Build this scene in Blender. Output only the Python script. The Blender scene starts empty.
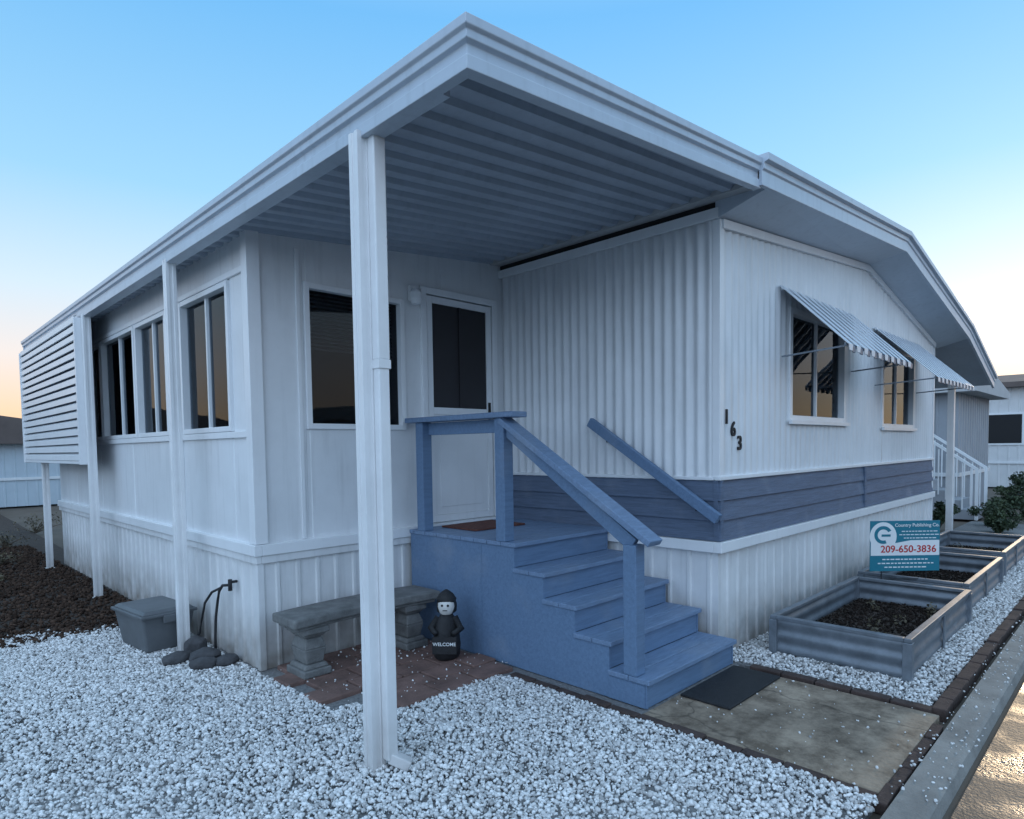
import bpy, bmesh, math, random
import numpy as np
from mathutils import Vector, Matrix
random.seed(7); rng=np.random.default_rng(7)
sc=bpy.context.scene
# ---------------------------------------------------------------- materials
def nm(name):
    m=bpy.data.materials.new(name); m.use_nodes=True
    return m,m.node_tree.nodes,m.node_tree.links,m.node_tree.nodes['Principled BSDF']
def paint(name,col,rough=.5,var=.08,scale=3,bump=.1,bscale=60,metal=0,dirt=0,dirtcol=(.2,.17,.14),streak=0,spec=.5):
    m,N,L,B=nm(name)
    tc=N.new('ShaderNodeTexCoord')
    n1=N.new('ShaderNodeTexNoise'); n1.inputs['Scale'].default_value=scale; n1.inputs['Detail'].default_value=6; n1.inputs['Roughness'].default_value=.65
    L.new(tc.outputs['Object'],n1.inputs['Vector'])
    r=N.new('ShaderNodeValToRGB')
    r.color_ramp.elements[0].position=.3; r.color_ramp.elements[1].position=.72
    r.color_ramp.elements[0].color=tuple(c*(1-var) for c in col)+(1,)
    r.color_ramp.elements[1].color=tuple(min(1,c*(1+var*.6)) for c in col)+(1,)
    L.new(n1.outputs['Fac'],r.inputs['Fac']); out=r.outputs['Color']
    if streak:
        mp=N.new('ShaderNodeMapping'); mp.inputs['Scale'].default_value=(9,9,.7); L.new(tc.outputs['Object'],mp.inputs['Vector'])
        n2=N.new('ShaderNodeTexNoise'); n2.inputs['Scale'].default_value=2.2; n2.inputs['Detail'].default_value=5; L.new(mp.outputs['Vector'],n2.inputs['Vector'])
        r2=N.new('ShaderNodeValToRGB'); r2.color_ramp.elements[0].position=.52; r2.color_ramp.elements[1].position=.8
        r2.color_ramp.elements[0].color=(0,0,0,1); r2.color_ramp.elements[1].color=(streak,)*3+(1,)
        L.new(n2.outputs['Fac'],r2.inputs['Fac'])
        mx=N.new('ShaderNodeMixRGB'); mx.inputs['Color2'].default_value=tuple(c*.55 for c in col)+(1,)
        L.new(r2.outputs['Color'],mx.inputs['Fac']); L.new(out,mx.inputs['Color1']); out=mx.outputs['Color']
    if dirt:
        g=N.new('ShaderNodeNewGeometry'); sx=N.new('ShaderNodeSeparateXYZ'); L.new(g.outputs['Position'],sx.inputs['Vector'])
        mr=N.new('ShaderNodeMapRange'); mr.inputs['From Min'].default_value=.45; mr.inputs['From Max'].default_value=0
        mr.inputs['To Min'].default_value=0; mr.inputs['To Max'].default_value=dirt; L.new(sx.outputs['Z'],mr.inputs['Value'])
        n3=N.new('ShaderNodeTexNoise'); n3.inputs['Scale'].default_value=7; n3.inputs['Detail'].default_value=8; L.new(tc.outputs['Object'],n3.inputs['Vector'])
        mu=N.new('ShaderNodeMath'); mu.operation='MULTIPLY'; L.new(mr.outputs['Result'],mu.inputs[0]); L.new(n3.outputs['Fac'],mu.inputs[1])
        mx=N.new('ShaderNodeMixRGB'); mx.inputs['Color2'].default_value=dirtcol+(1,); L.new(mu.outputs['Value'],mx.inputs['Fac']); L.new(out,mx.inputs['Color1']); out=mx.outputs['Color']
    L.new(out,B.inputs['Base Color'])
    B.inputs['Roughness'].default_value=rough; B.inputs['Metallic'].default_value=metal; B.inputs['Specular IOR Level'].default_value=spec
    if bump:
        nb=N.new('ShaderNodeTexNoise'); nb.inputs['Scale'].default_value=bscale; nb.inputs['Detail'].default_value=4; L.new(tc.outputs['Object'],nb.inputs['Vector'])
        bp=N.new('ShaderNodeBump'); bp.inputs['Strength'].default_value=bump; bp.inputs['Distance'].default_value=.01
        L.new(nb.outputs['Fac'],bp.inputs['Height']); L.new(bp.outputs['Normal'],B.inputs['Normal'])
    return m
def woodpaint(name,col,axis=(1,12,12),var=.2,rough=.6,bump=.35):
    m,N,L,B=nm(name); tc=N.new('ShaderNodeTexCoord'); mp=N.new('ShaderNodeMapping'); mp.inputs['Scale'].default_value=axis
    L.new(tc.outputs['Object'],mp.inputs['Vector'])
    n=N.new('ShaderNodeTexNoise'); n.inputs['Scale'].default_value=4; n.inputs['Detail'].default_value=9; n.inputs['Roughness'].default_value=.7; n.inputs['Distortion'].default_value=.6
    L.new(mp.outputs['Vector'],n.inputs['Vector'])
    r=N.new('ShaderNodeValToRGB'); r.color_ramp.elements[0].position=.3; r.color_ramp.elements[1].position=.7
    r.color_ramp.elements[0].color=tuple(c*(1-var) for c in col)+(1,); r.color_ramp.elements[1].color=tuple(c*(1+var*.7) for c in col)+(1,)
    L.new(n.outputs['Fac'],r.inputs['Fac'])
    n2=N.new('ShaderNodeTexNoise'); n2.inputs['Scale'].default_value=2.5; n2.inputs['Detail'].default_value=7; L.new(tc.outputs['Object'],n2.inputs['Vector'])
    r2=N.new('ShaderNodeValToRGB'); r2.color_ramp.elements[0].position=.55; r2.color_ramp.elements[1].position=.85; r2.color_ramp.elements[0].color=(0,0,0,1); r2.color_ramp.elements[1].color=(.45,)*3+(1,)
    L.new(n2.outputs['Fac'],r2.inputs['Fac'])
    mx=N.new('ShaderNodeMixRGB'); mx.inputs['Color2'].default_value=(.34,.37,.42,1); L.new(r2.outputs['Color'],mx.inputs['Fac']); L.new(r.outputs['Color'],mx.inputs['Color1'])
    L.new(mx.outputs['Color'],B.inputs['Base Color']); B.inputs['Roughness'].default_value=rough
    bp=N.new('ShaderNodeBump'); bp.inputs['Strength'].default_value=bump; bp.inputs['Distance'].default_value=.006
    L.new(n.outputs['Fac'],bp.inputs['Height']); L.new(bp.outputs['Normal'],B.inputs['Normal'])
    return m
WHITE=paint('white_siding_paint',(.79,.80,.81),.42,.08,2,.05,40,streak=.3)
TRIM=paint('white_trim_paint',(.84,.85,.86),.38,.05,3,.05,50,streak=.12)
SKIRT=paint('skirting_paint',(.77,.77,.77),.5,.10,3,.05,40,dirt=1.4,streak=.4)
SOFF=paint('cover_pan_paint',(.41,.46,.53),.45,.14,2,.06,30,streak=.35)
FASC=paint('fascia_paint',(.54,.60,.67),.35,.08,2,.04,40,streak=.3)
POSTM=paint('post_paint',(.84,.84,.84),.35,.07,4,.05,50,dirt=.7,streak=.12)
BLUE=woodpaint('blue_deck_paint',(.135,.215,.34))
BLUET=woodpaint('blue_tread_paint',(.175,.255,.385),(2,12,12),.25,.5)
BAND=woodpaint('blue_board_siding',(.115,.155,.23),(1,1,16),.28,.65,.5)
CONC=paint('concrete',(.28,.27,.25),.85,.35,4,.5,80)
CONCB=paint('bench_concrete',(.19,.19,.185),.85,.4,9,.6,90)
def padmat():
    m=paint('stained_concrete_pad',(.32,.26,.20),.75,.35,2.2,.5,45); N=m.node_tree.nodes;L=m.node_tree.links;B=N['Principled BSDF']
    src=B.inputs['Base Color'].links[0].from_socket
    tc=N.new('ShaderNodeTexCoord'); v=N.new('ShaderNodeTexNoise'); v.inputs['Scale'].default_value=5; v.inputs['Detail'].default_value=10; v.inputs['Roughness'].default_value=.7; L.new(tc.outputs['Object'],v.inputs['Vector'])
    r=N.new('ShaderNodeValToRGB'); r.color_ramp.elements[0].position=.38; r.color_ramp.elements[1].position=.6; r.color_ramp.elements[0].color=(.42,.38,.34,1); r.color_ramp.elements[1].color=(1.15,1.12,1.08,1)
    L.new(v.outputs['Fac'],r.inputs['Fac']); mx=N.new('ShaderNodeMixRGB'); mx.blend_type='MULTIPLY'; mx.inputs['Fac'].default_value=.95; L.new(src,mx.inputs['Color1']); L.new(r.outputs['Color'],mx.inputs['Color2'])
    vo=N.new('ShaderNodeTexVoronoi'); vo.feature='DISTANCE_TO_EDGE'; vo.inputs['Scale'].default_value=.8
    nn=N.new('ShaderNodeTexNoise'); nn.inputs['Scale'].default_value=4; nn.inputs['Detail'].default_value=5; L.new(tc.outputs['Object'],nn.inputs['Vector'])
    ad=N.new('ShaderNodeMixRGB'); ad.blend_type='ADD'; ad.inputs['Fac'].default_value=.25; L.new(tc.outputs['Object'],ad.inputs['Color1']); L.new(nn.outputs['Color'],ad.inputs['Color2']); L.new(ad.outputs['Color'],vo.inputs['Vector'])
    rr=N.new('ShaderNodeMapRange'); rr.inputs['From Min'].default_value=0; rr.inputs['From Max'].default_value=.008; rr.inputs['To Min'].default_value=.5; rr.inputs['To Max'].default_value=1; L.new(vo.outputs['Distance'],rr.inputs['Value'])
    m2=N.new('ShaderNodeMixRGB'); m2.blend_type='MULTIPLY'; m2.inputs['Fac'].default_value=1; L.new(mx.outputs['Color'],m2.inputs['Color1']); L.new(rr.outputs['Result'],m2.inputs['Color2']); L.new(m2.outputs['Color'],B.inputs['Base Color'])
    return m
PAD=padmat()
ASPH=paint('asphalt',(.05,.05,.052),.8,.3,30,.6,160,spec=.25)
def wetmat():
    m=paint('wet_gutter_concrete',(.075,.07,.062),.3,.3,5,.35,60); N=m.node_tree.nodes;L=m.node_tree.links;B=N['Principled BSDF']
    n=N.new('ShaderNodeTexNoise'); n.inputs['Scale'].default_value=3; n.inputs['Detail'].default_value=6
    tc=N.new('ShaderNodeTexCoord'); L.new(tc.outputs['Object'],n.inputs['Vector'])
    r=N.new('ShaderNodeMapRange'); r.inputs['From Min'].default_value=.42; r.inputs['From Max'].default_value=.6; r.inputs['To Min'].default_value=.16; r.inputs['To Max'].default_value=.5
    L.new(n.outputs['Fac'],r.inputs['Value']); L.new(r.outputs['Result'],B.inputs['Roughness']); return m
WET=wetmat()
SOIL=paint('dark_soil',(.05,.036,.028),.95,.5,12,1,50)
EARTH=paint('earth',(.12,.10,.08),.95,.35,.6,.8,8)
GBASE=paint('gravel_bed',(.22,.22,.22),.95,.4,40,1,70)
BRICK=paint('edging_brick',(.075,.05,.043),.9,.45,9,.6,60)
PAVER=paint('paver_brick',(.20,.12,.10),.85,.45,5,.6,60)
GALV=paint('galvanised_steel',(.22,.25,.285),.42,.3,8,.05,40,metal=.45)
BLACK=paint('black_rubber',(.018,.018,.02),.6,.3,20,.5,200)
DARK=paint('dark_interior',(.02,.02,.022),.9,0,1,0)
BLIND=paint('curtain_fabric',(.42,.42,.42),.8,.1,6,.1)
BIN=paint('grey_plastic',(.12,.13,.14),.5,.2,5,.1)
ROCKD=paint('dark_rock',(.07,.07,.075),.85,.4,9,.8,40)
ROOF=paint('roof_membrane',(.5,.5,.5),.8,.1,2,.2)
TEALM=paint('sign_teal',(.02,.19,.26),.4,.02,2,0)
SWHITE=paint('sign_white',(.8,.82,.82),.4,.02,2,0)
SRED=paint('sign_red',(.5,.03,.03),.4,.02,2,0)
FACE=paint('doll_face',(.7,.68,.64),.6,.08,20,.1)
GREY=paint('neighbour_grey',(.34,.36,.39),.6,.1,2,.1)
CREAM=paint('neighbour_white',(.70,.70,.70),.6,.08,2,.1)
PBLUE=paint('neighbour_pale_blue',(.55,.63,.69),.6,.08,2,.1)
BROWN=paint('brown_roof',(.14,.11,.10),.8,.2,2,.3)
MATM=paint('doormat_coir',(.16,.06,.045),.95,.5,30,.8,150)
BARK=paint('bark',(.10,.075,.055),.9,.3,14,.9,30)
def glass():
    m,N,L,B=nm('window_glass'); N.remove(B); o=N['Material Output']
    g=N.new('ShaderNodeBsdfGlossy'); g.inputs['Roughness'].default_value=.02; g.inputs['Color'].default_value=(.62,.68,.74,1)
    t=N.new('ShaderNodeBsdfTransparent'); t.inputs['Color'].default_value=(.6,.61,.62,1)
    f=N.new('ShaderNodeFresnel'); f.inputs['IOR'].default_value=1.36
    n=N.new('ShaderNodeTexNoise'); n.inputs['Scale'].default_value=1.3; tc=N.new('ShaderNodeTexCoord'); L.new(tc.outputs['Object'],n.inputs['Vector'])
    b=N.new('ShaderNodeBump'); b.inputs['Strength'].default_value=.06; b.inputs['Distance'].default_value=.05; L.new(n.outputs['Fac'],b.inputs['Height']); L.new(b.outputs['Normal'],g.inputs['Normal'])
    x=N.new('ShaderNodeMixShader'); L.new(f.outputs['Fac'],x.inputs['Fac']); L.new(t.outputs[0],x.inputs[1]); L.new(g.outputs[0],x.inputs[2]); L.new(x.outputs[0],o.inputs['Surface']); return m
GLASS=glass()
SCREEN=paint('insect_screen',(.022,.020,.024),.55,.1,3,0)
def leafmat(name,c1,c2):
    m,N,L,B=nm(name); a=N.new('ShaderNodeAttribute'); a.attribute_name='tone'
    r=N.new('ShaderNodeValToRGB'); r.color_ramp.elements[0].color=c1+(1,); r.color_ramp.elements[1].color=c2+(1,)
    L.new(a.outputs['Fac'],r.inputs['Fac']); L.new(r.outputs['Color'],B.inputs['Base Color']); B.inputs['Roughness'].default_value=.6; return m
LEAF=leafmat('foliage',(.02,.035,.018),(.07,.10,.045))
DRY=leafmat('dry_weed',(.05,.045,.03),(.18,.15,.09))
ROCKW=leafmat('white_marble_gravel',(.14,.135,.13),(.88,.88,.87)); ROCKW.node_tree.nodes['Principled BSDF'].inputs['Roughness'].default_value=.8
def matte(m):
    B=m.node_tree.nodes['Principled BSDF'];B.inputs['Roughness'].default_value=1;B.inputs['Specular IOR Level'].default_value=.1;return m
CLOD=matte(leafmat('mulch_chips',(.022,.015,.012),(.105,.068,.05)))
CRUMB=matte(leafmat('planter_crumbs',(.012,.010,.009),(.06,.043,.035)))
# ---------------------------------------------------------------- mesh helper
class M:
    def __init__(s): s.v=[]; s.f=[]
    def add(s,vs,fs):
        b=len(s.v); s.v+= [tuple(p) for p in vs]; s.f+=[tuple(b+i for i in q) for q in fs]
    def box(s,x0,x1,y0,y1,z0,z1,mat=None):
        vs=[(x,y,z) for x in(x0,x1) for y in(y0,y1) for z in(z0,z1)]
        if mat: vs=[mat@Vector(p) for p in vs]
        s.add(vs,[(0,1,3,2),(4,6,7,5),(0,4,5,1),(2,3,7,6),(0,2,6,4),(1,5,7,3)])
    def beam(s,a,b,w,h,up=(0,0,1)):
        a=Vector(a);b=Vector(b);d=b-a;l=d.length;d.normalize();r=d.cross(Vector(up)).normalized();u=r.cross(d)
        mt=Matrix((r,d,u)).transposed().to_4x4(); mt.translation=a
        s.box(-w/2,w/2,0,l,-h/2,h/2,mt)
    def tube(s,pts,r,n=8):
        rings=[];P=[Vector(p) for p in pts]
        for i,p in enumerate(P):
            d=(P[min(i+1,len(P)-1)]-P[max(i-1,0)]).normalized(); a=Vector((0,0,1)) if abs(d.z)<.9 else Vector((1,0,0))
            u=d.cross(a).normalized();w=d.cross(u); rr=r[i] if isinstance(r,(list,tuple)) else r
            rings.append([p+(u*math.cos(t)+w*math.sin(t))*rr for t in [2*math.pi*k/n for k in range(n)]])
        vs=[q for R in rings for q in R];fs=[]
        for i in range(len(P)-1):
            for k in range(n): fs.append((i*n+k,i*n+(k+1)%n,(i+1)*n+(k+1)%n,(i+1)*n+k))
        fs.append(tuple(range(n)));fs.append(tuple((len(P)-1)*n+k for k in reversed(range(n))))
        s.add(vs,fs)
    def lathe(s,prof,c,n=20,sx=1,sy=1,rot=0):
        vs=[];fs=[]
        for r,z in prof:
            for k in range(n):
                t=2*math.pi*k/n; x=r*math.cos(t)*sx;y=r*math.sin(t)*sy
                vs.append((c[0]+x*math.cos(rot)-y*math.sin(rot),c[1]+x*math.sin(rot)+y*math.cos(rot),c[2]+z))
        for i in range(len(prof)-1):
            for k in range(n): fs.append((i*n+k,i*n+(k+1)%n,(i+1)*n+(k+1)%n,(i+1)*n+k))
        fs.append(tuple(range(n))[::-1]);fs.append(tuple((len(prof)-1)*n+k for k in range(n)))
        s.add(vs,fs)
    def build(s,name,mat,parent=None,bevel=0,smooth=False,merge=False,seg=2):
        me=bpy.data.meshes.new(name);me.from_pydata(s.v,[],s.f)
        bm=bmesh.new();bm.from_mesh(me)
        if merge: bmesh.ops.remove_doubles(bm,verts=bm.verts,dist=1e-4)
        bmesh.ops.recalc_face_normals(bm,faces=bm.faces);bm.to_mesh(me);bm.free()
        o=bpy.data.objects.new(name,me);sc.collection.objects.link(o);me.materials.append(mat)
        if smooth:
            for p in me.polygons:p.use_smooth=True
        if bevel:
            b=o.modifiers.new('bevel','BEVEL');b.width=bevel;b.segments=seg;b.limit_method='ANGLE';b.angle_limit=.6
        if parent:o.parent=parent
        return o
def E(name):
    o=bpy.data.objects.new(name,None);sc.collection.objects.link(o);o.empty_display_size=.2;return o
def interp(xs,zs): return lambda x: float(np.interp(x,xs,zs))
def ribwall(o,du,nn,L,zb,zt,pitch,amp,holes=(),kind='sine',s0=0):
    m=M(); prof=[(k/8,amp*(.5-.5*math.cos(2*math.pi*k/8))) for k in range(8)] if kind=='sine' else [(0,0),(.74,0),(.80,amp),(.94,amp)]
    if kind=='seam': prof=[(0,0),(.96,0),(.965,-amp),(.985,-amp),(.99,0)]
    S=[];i=-1
    while i*pitch<L+pitch:
        for f,a in prof: S.append(((i+f)*pitch+s0,a))
        i+=1
    S.sort();ss=[a for a,_ in S];aa=[b for _,b in S]; off=lambda x: float(np.interp(x,ss,aa))
    cuts={0.,L}|{x for x in ss if 0<x<L}
    for h in holes: cuts|={h[0],h[1]}
    cuts=sorted(cuts)
    for a,b in zip(cuts[:-1],cuts[1:]):
        if b-a<1e-5: continue
        mid=(a+b)/2; hs=sorted([(h[2],h[3]) for h in holes if h[0]<mid<h[1]])
        segs=[]
        lo=lambda x:zb(x) if callable(zb) else zb
        hi=lambda x:zt(x) if callable(zt) else zt
        bot=(lo(a),lo(b))
        for h in hs: segs.append((bot,(h[0],h[0])));bot=(h[1],h[1])
        segs.append((bot,(hi(a),hi(b))))
        P=lambda x,z:(o[0]+du[0]*x+nn[0]*off(x),o[1]+du[1]*x+nn[1]*off(x),z)
        for (z0,z1),(z2,z3) in segs: m.add([P(a,z0),P(b,z1),P(b,z3),P(a,z2)],[(0,1,2,3)])
    return m
def sweep(path,dirs,prof):
    m=M();n=len(prof);vs=[]
    for (x,y,z),(dx,dy) in zip(path,dirs):
        for o,h in prof: vs.append((x+dx*o,y+dy*o,z+h))
    fs=[]
    for i in range(len(path)-1):
        for k in range(n): fs.append((i*n+k,i*n+(k+1)%n,(i+1)*n+(k+1)%n,(i+1)*n+k))
    fs.append(tuple(range(n)));fs.append(tuple((len(path)-1)*n+k for k in range(n)))
    m.add(vs,fs);return m
def window(name,parent,o,du,nn,w,z0,z1,mull=(),curt=None,depth=.05,fr=.04,mat=TRIM,sillw=0,blinds=None):
    e=bpy.data.objects.new(name,None);sc.collection.objects.link(e);e.parent=parent
    f=M();mt=Matrix(((du[0],nn[0],0,o[0]),(du[1],nn[1],0,o[1]),(0,0,1,0),(0,0,0,1)))
    f.box(-.012,fr,-depth,.022,z0-.012,z1+.012,mt);f.box(w-fr,w+.012,-depth,.022,z0-.012,z1+.012,mt)
    f.box(fr,w-fr,-depth,.020,z1-fr,z1+.012,mt);f.box(fr,w-fr,-depth,.020,z0-.012,z0+fr,mt)
    f.build(name+'_frame',mat,e,.003)
    f=M()
    for q in mull:f.box(q-.013,q+.013,-depth+.005,-.012,z0+fr,z1-fr,mt)
    if sillw:f.box(-.04,w+.04,.0225,.03+sillw,z0-.035,z0-.0005,mt)
    if f.v: f.build(name+'_mullion',mat,e,.002)
    g=M();g.box(fr-.003,w-fr+.003,-depth+.012,-depth+.016,z0+fr-.003,z1-fr+.003,mt);g.build(name+'_glass',GLASS,e)
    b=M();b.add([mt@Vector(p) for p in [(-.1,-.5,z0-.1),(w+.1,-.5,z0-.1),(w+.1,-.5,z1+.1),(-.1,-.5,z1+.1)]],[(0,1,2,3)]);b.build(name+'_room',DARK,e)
    if curt:
        c=M()
        for (a,bb) in curt:
            n=int((bb-a)/.03)+1;vs=[];fs=[]
            for k in range(n+1):
                x=a+(bb-a)*k/n; y=-depth-.06-.018*(k%2)
                vs+=[mt@Vector((x,y,z0)),mt@Vector((x,y,z1))]
            for k in range(n):fs.append((2*k,2*k+2,2*k+3,2*k+1))
            c.add(vs,fs)
        c.build(name+'_curtain',BLIND,e,smooth=True)
    if blinds:
        c=M()
        for (a,bb,zz) in blinds:
            z=z1-.05
            while z>zz:
                c.add([mt@Vector(p) for p in((a,-depth-.03,z),(bb,-depth-.03,z),(bb,-depth-.05,z+.018),(a,-depth-.05,z+.018))],[(0,1,2,3)]);z-=.028
        c.build(name+'_blinds',BLIND,e)
    return e
# ================================================================= HOME
home=E('mobile_home')
XM,YM,YS,XS,X2=4.183,2.15,4.275,1.841,10.2
ztop=interp([4.183,7.33,10.2],[3.03,3.31,2.81])
WZ0,WZ1=1.69,2.60
holes=[(5.38-XM,6.70-XM,WZ0,WZ1),(7.90-XM,9.20-XM,WZ0-.03,WZ1-.05)]
ribwall((XM,YM),(1,0),(0,-1),X2-XM,1.245,lambda s:ztop(XM+s),.105,.015,holes).build('front_siding',WHITE,home,smooth=True,merge=True)
ribwall((XM,YS),(0,-1),(-1,0),YS-YM,1.245,3.16,.088,.024).build('porch_side_siding',WHITE,home,smooth=True,merge=True)
m=M();m.box(XM-.022,XM+.035,YM-.022,YM+.035,1.25,3.03);m.box(X2-.03,X2+.02,YM-.022,YM+.03,.0,2.81);m.build('corner_trim',TRIM,home,.003)
m=M()
for i in range(3):
    z0=.822+i*.141
    for (a,b) in ((XM-.03,7.28),(7.33,X2)):
        m.add([(a,YM-.028,z0),(b,YM-.028,z0),(b,YM-.010,z0+.141),(a,YM-.010,z0+.141),(a,YM+.02,z0),(b,YM+.02,z0),(b,YM+.02,z0+.141),(a,YM+.02,z0+.141)],[(0,1,2,3),(0,4,5,1),(1,5,6,2),(3,2,6,7),(0,3,7,4)])
    a,b=YM-.03,YS-.001
    m.add([(XM-.030,a,z0),(XM-.030,b,z0),(XM-.012,b,z0+.141),(XM-.012,a,z0+.141),(XM+.02,a,z0),(XM+.02,b,z0),(XM+.02,b,z0+.141),(XM+.02,a,z0+.141)],[(0,1,2,3),(0,4,5,1),(1,5,6,2),(3,2,6,7),(0,3,7,4)])
m.build('board_band',BAND,home,.002)
m=M();m.box(7.275,7.335,YM-.036,YM,.825,1.24);m.build('band_joint',BAND,home,.003)
m=M();m.box(XM-.05,X2+.02,YM-.05,YM+.01,.742,.818);m.box(XM-.035,X2+.01,YM-.033,YM+.01,1.247,1.275)
m.box(XM-.05,XM+.01,YM-.05+.0605,YS,.742,.818);m.box(XM-.033,XM+.01,YM+.02,YS,1.247,1.272);m.build('belt_trim',TRIM,home,.004)
ribwall((XM,YM),(1,0),(0,-1),X2-XM,0,.742,.16,.012,kind='trap').build('front_skirting',SKIRT,home)
ribwall((XM,YS),(0,-1),(-1,0),YS-YM,0,.742,.16,.012,kind='trap').build('porch_side_skirting',SKIRT,home)
window('front_window',home,(5.38,YM),(1,0),(0,-1),1.32,WZ0,WZ1,(.66,),[(0.02,.16)],sillw=.02,blinds=[(.7,1.26,1.95)])
window('front_window.001',home,(7.90,YM),(1,0),(0,-1),1.30,WZ0-.03,WZ1-.05,(.65,),[(1.05,1.28)],sillw=.02,blinds=[(.05,.6,2.0)])
m=M();m.box(XM+.05,X2,16,16.1,0,3.2);m.box(X2-.02,X2,YM+.035,16,0,2.8);m.box(XM+.02,XM+.06,YS+.2,16,0,3.1);m.build('rear_walls',WHITE,home)
AWD=paint('awning_dark_slat',(.08,.125,.19),.4,.08,3,.02)
AWL=paint('awning_light_slat',(.66,.70,.75),.4,.08,3,.02,streak=.2)
def awning(x0,x1,zt,zo,yo,name):
    e=bpy.data.objects.new(name,None);sc.collection.objects.link(e);e.parent=home
    m=M();n=int((x1-x0)/.085);d=Vector((0,yo-(YM-.02),zo-zt));nr=Vector((0,d.z,-d.y)).normalized()
    if nr.z<0:nr=-nr
    m2=M()
    for k in range(n):
        a=x0+(x1-x0)*k/n;b=x0+(x1-x0)*(k+1)/n;raised=k%2==0
        off=.009 if raised else 0
        A=Vector((0,YM-.02,zt))+nr*off;Bq=A+d
        T=m if raised else m2
        ov=.004 if raised else 0
        vs=[Vector((a-ov,0,0))+A,Vector((b+ov,0,0))+A,Vector((b+ov,0,0))+Bq,Vector((a-ov,0,0))+Bq]
        vs+=[Vector((b-.01,0,-.045))+Bq,Vector((a+.01,0,-.045))+Bq]
        vs2=[p-nr*.005 for p in vs]
        T.add(vs+vs2,[(0,1,2,3),(3,2,4,5),(6,9,8,7),(9,11,10,8),(0,3,9,6),(1,7,8,2),(0,6,7,1),(5,4,10,11)])
    m.build(name+'_raised_slats',AWL,e);m2.build(name+'_recessed_slats',AWD,e)
    a=M()
    for x in (x0+.06,x1-.06): a.beam((x,YM-.02,zo-.03),(x,yo+.04,zo+.0),.012,.012)
    a.beam((x0,yo+.02,zo+.005),(x1,yo+.02,zo+.005),.015,.02)
    a.build(name+'_arms',GALV,e);return e
awning(5.14,6.92,2.74,2.22,1.62,'window_awning');awning(7.55,9.35,2.70,2.13,1.55,'window_awning.001')
gp=[(4.03,1.78,3.115),(7.33,1.78,3.365),(10.42,1.78,2.85),(12.32,1.78,2.30)]
gprof=[(-.03,0),(0,0),(0,.09),(.012,.10),(.012,.135),(.04,.145),(.04,.19),(-.03,.19)]
sweep(gp[:3],[(0,-1)]*3,gprof).build('gable_fascia',FASC,home,.003)
m=M()
for (a,b) in zip(gp[:2],gp[1:3]):
    m.add([(a[0],1.80,a[2]+.02),(b[0],1.80,b[2]+.02),(b[0],16.3,b[2]+.02),(a[0],16.3,a[2]+.02),(a[0],1.80,a[2]+.175),(b[0],1.80,b[2]+.175),(b[0],16.3,b[2]+.175),(a[0],16.3,a[2]+.175)],[(0,1,2,3),(4,5,6,7),(0,1,5,4),(3,2,6,7),(0,3,7,4),(1,2,6,5)])
m.build('roof_slab',ROOF,home)
m=M()
for a,b,za,zb_,wa,wb in ((4.14,7.33,3.125,3.367,3.025,3.305),(7.33,10.42,3.367,2.852,3.305,2.765)):
    m.add([(a,1.81,za),(b,1.81,zb_),(b,2.152,wb),(a,2.152,wa)],[(0,1,2,3)])
m.add([(4.14,1.81,3.125),(4.14,2.152,3.025),(4.14,2.152,3.2),(4.14,1.81,3.2)],[(0,1,2,3)])
m.build('soffit',FASC,home)
m=M()
for a,b in ((4.19,7.33),(7.33,10.2)):
    m.beam((a,YM-.02,ztop(a)-.03),(b,YM-.02,ztop(b)-.03),.03,.06)
m.build('gable_trim',TRIM,home,.002)
m=M();m.box(XM-.05,XM-.026,YM-.02,YS,3.03,3.10);m.build('eave_header',TRIM,home,.004)
m=M();m.box(XM-.024,XM+.01,YM-.01,YS-.002,3.10,3.24);m.build('eave_gap_shade',DARK,home)  # near-black strip in the gap above the header, shade put into its colour
m=sweep(gp[2:],[(0,-1)]*2,gprof);m.build('carport_fascia',FASC,home,.003)
m=M();a,b=gp[2],gp[3]
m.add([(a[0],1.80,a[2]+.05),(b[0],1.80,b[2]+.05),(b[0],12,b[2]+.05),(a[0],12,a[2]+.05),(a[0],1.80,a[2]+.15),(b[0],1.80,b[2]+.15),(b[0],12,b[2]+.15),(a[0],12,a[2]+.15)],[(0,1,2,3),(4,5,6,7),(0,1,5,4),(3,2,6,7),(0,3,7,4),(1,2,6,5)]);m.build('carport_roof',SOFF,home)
m=M()
for y in(2.3,5.5,9): m.box(12.1,12.19,y-.045,y+.045,0,2.42)
m.build('carport_posts',POSTM,home,.004)
# ---- sunroom
z_cov=lambda x:2.93+(x-1.62)*.094
YE=10.5
SH=[(4.62-YS,5.58-YS,1.65,2.68),(5.94-YS,6.80-YS,1.65,2.68),(6.86-YS,8.04-YS,1.65,2.68),(8.10-YS,9.1-YS,1.65,2.68),(9.16-YS,10.2-YS,1.65,2.68)]
ribwall((XS,YS),(0,1),(-1,0),YE-YS,.865,z_cov(XS)+.02,1.22,.005,SH,'seam',-.85).build('sunroom_side_wall',WHITE,home)
DH=[(2.23-XS,3.06-XS,1.66,2.67),(3.25-XS,4.07-XS,.87,2.80)]
ribwall((XS,YS),(1,0),(0,-1),XM-XS,.865,lambda s:z_cov(XS+s)+.02,1.22,.005,DH,'seam',-.8).build('sunroom_front_wall',WHITE,home)
for i,h in enumerate(SH):
    W=h[1]-h[0]
    window('sunroom_window'+('.%03d'%i if i else ''),home,(XS,YS+h[0]),(0,1),(-1,0),W,h[2],h[3],(W/2,),None,fr=.026,blinds=[(.04,W-.04,1.72)] if i==0 else ([(.04,W-.04,2.35)] if i!=2 else [(.04,W*.6,2.0)]))
window('sunroom_window.006',home,(2.23,YS),(1,0),(0,-1),.83,1.66,2.67,(.5,),None,fr=.028,blinds=[(.04,.79,2.2)])
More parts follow.
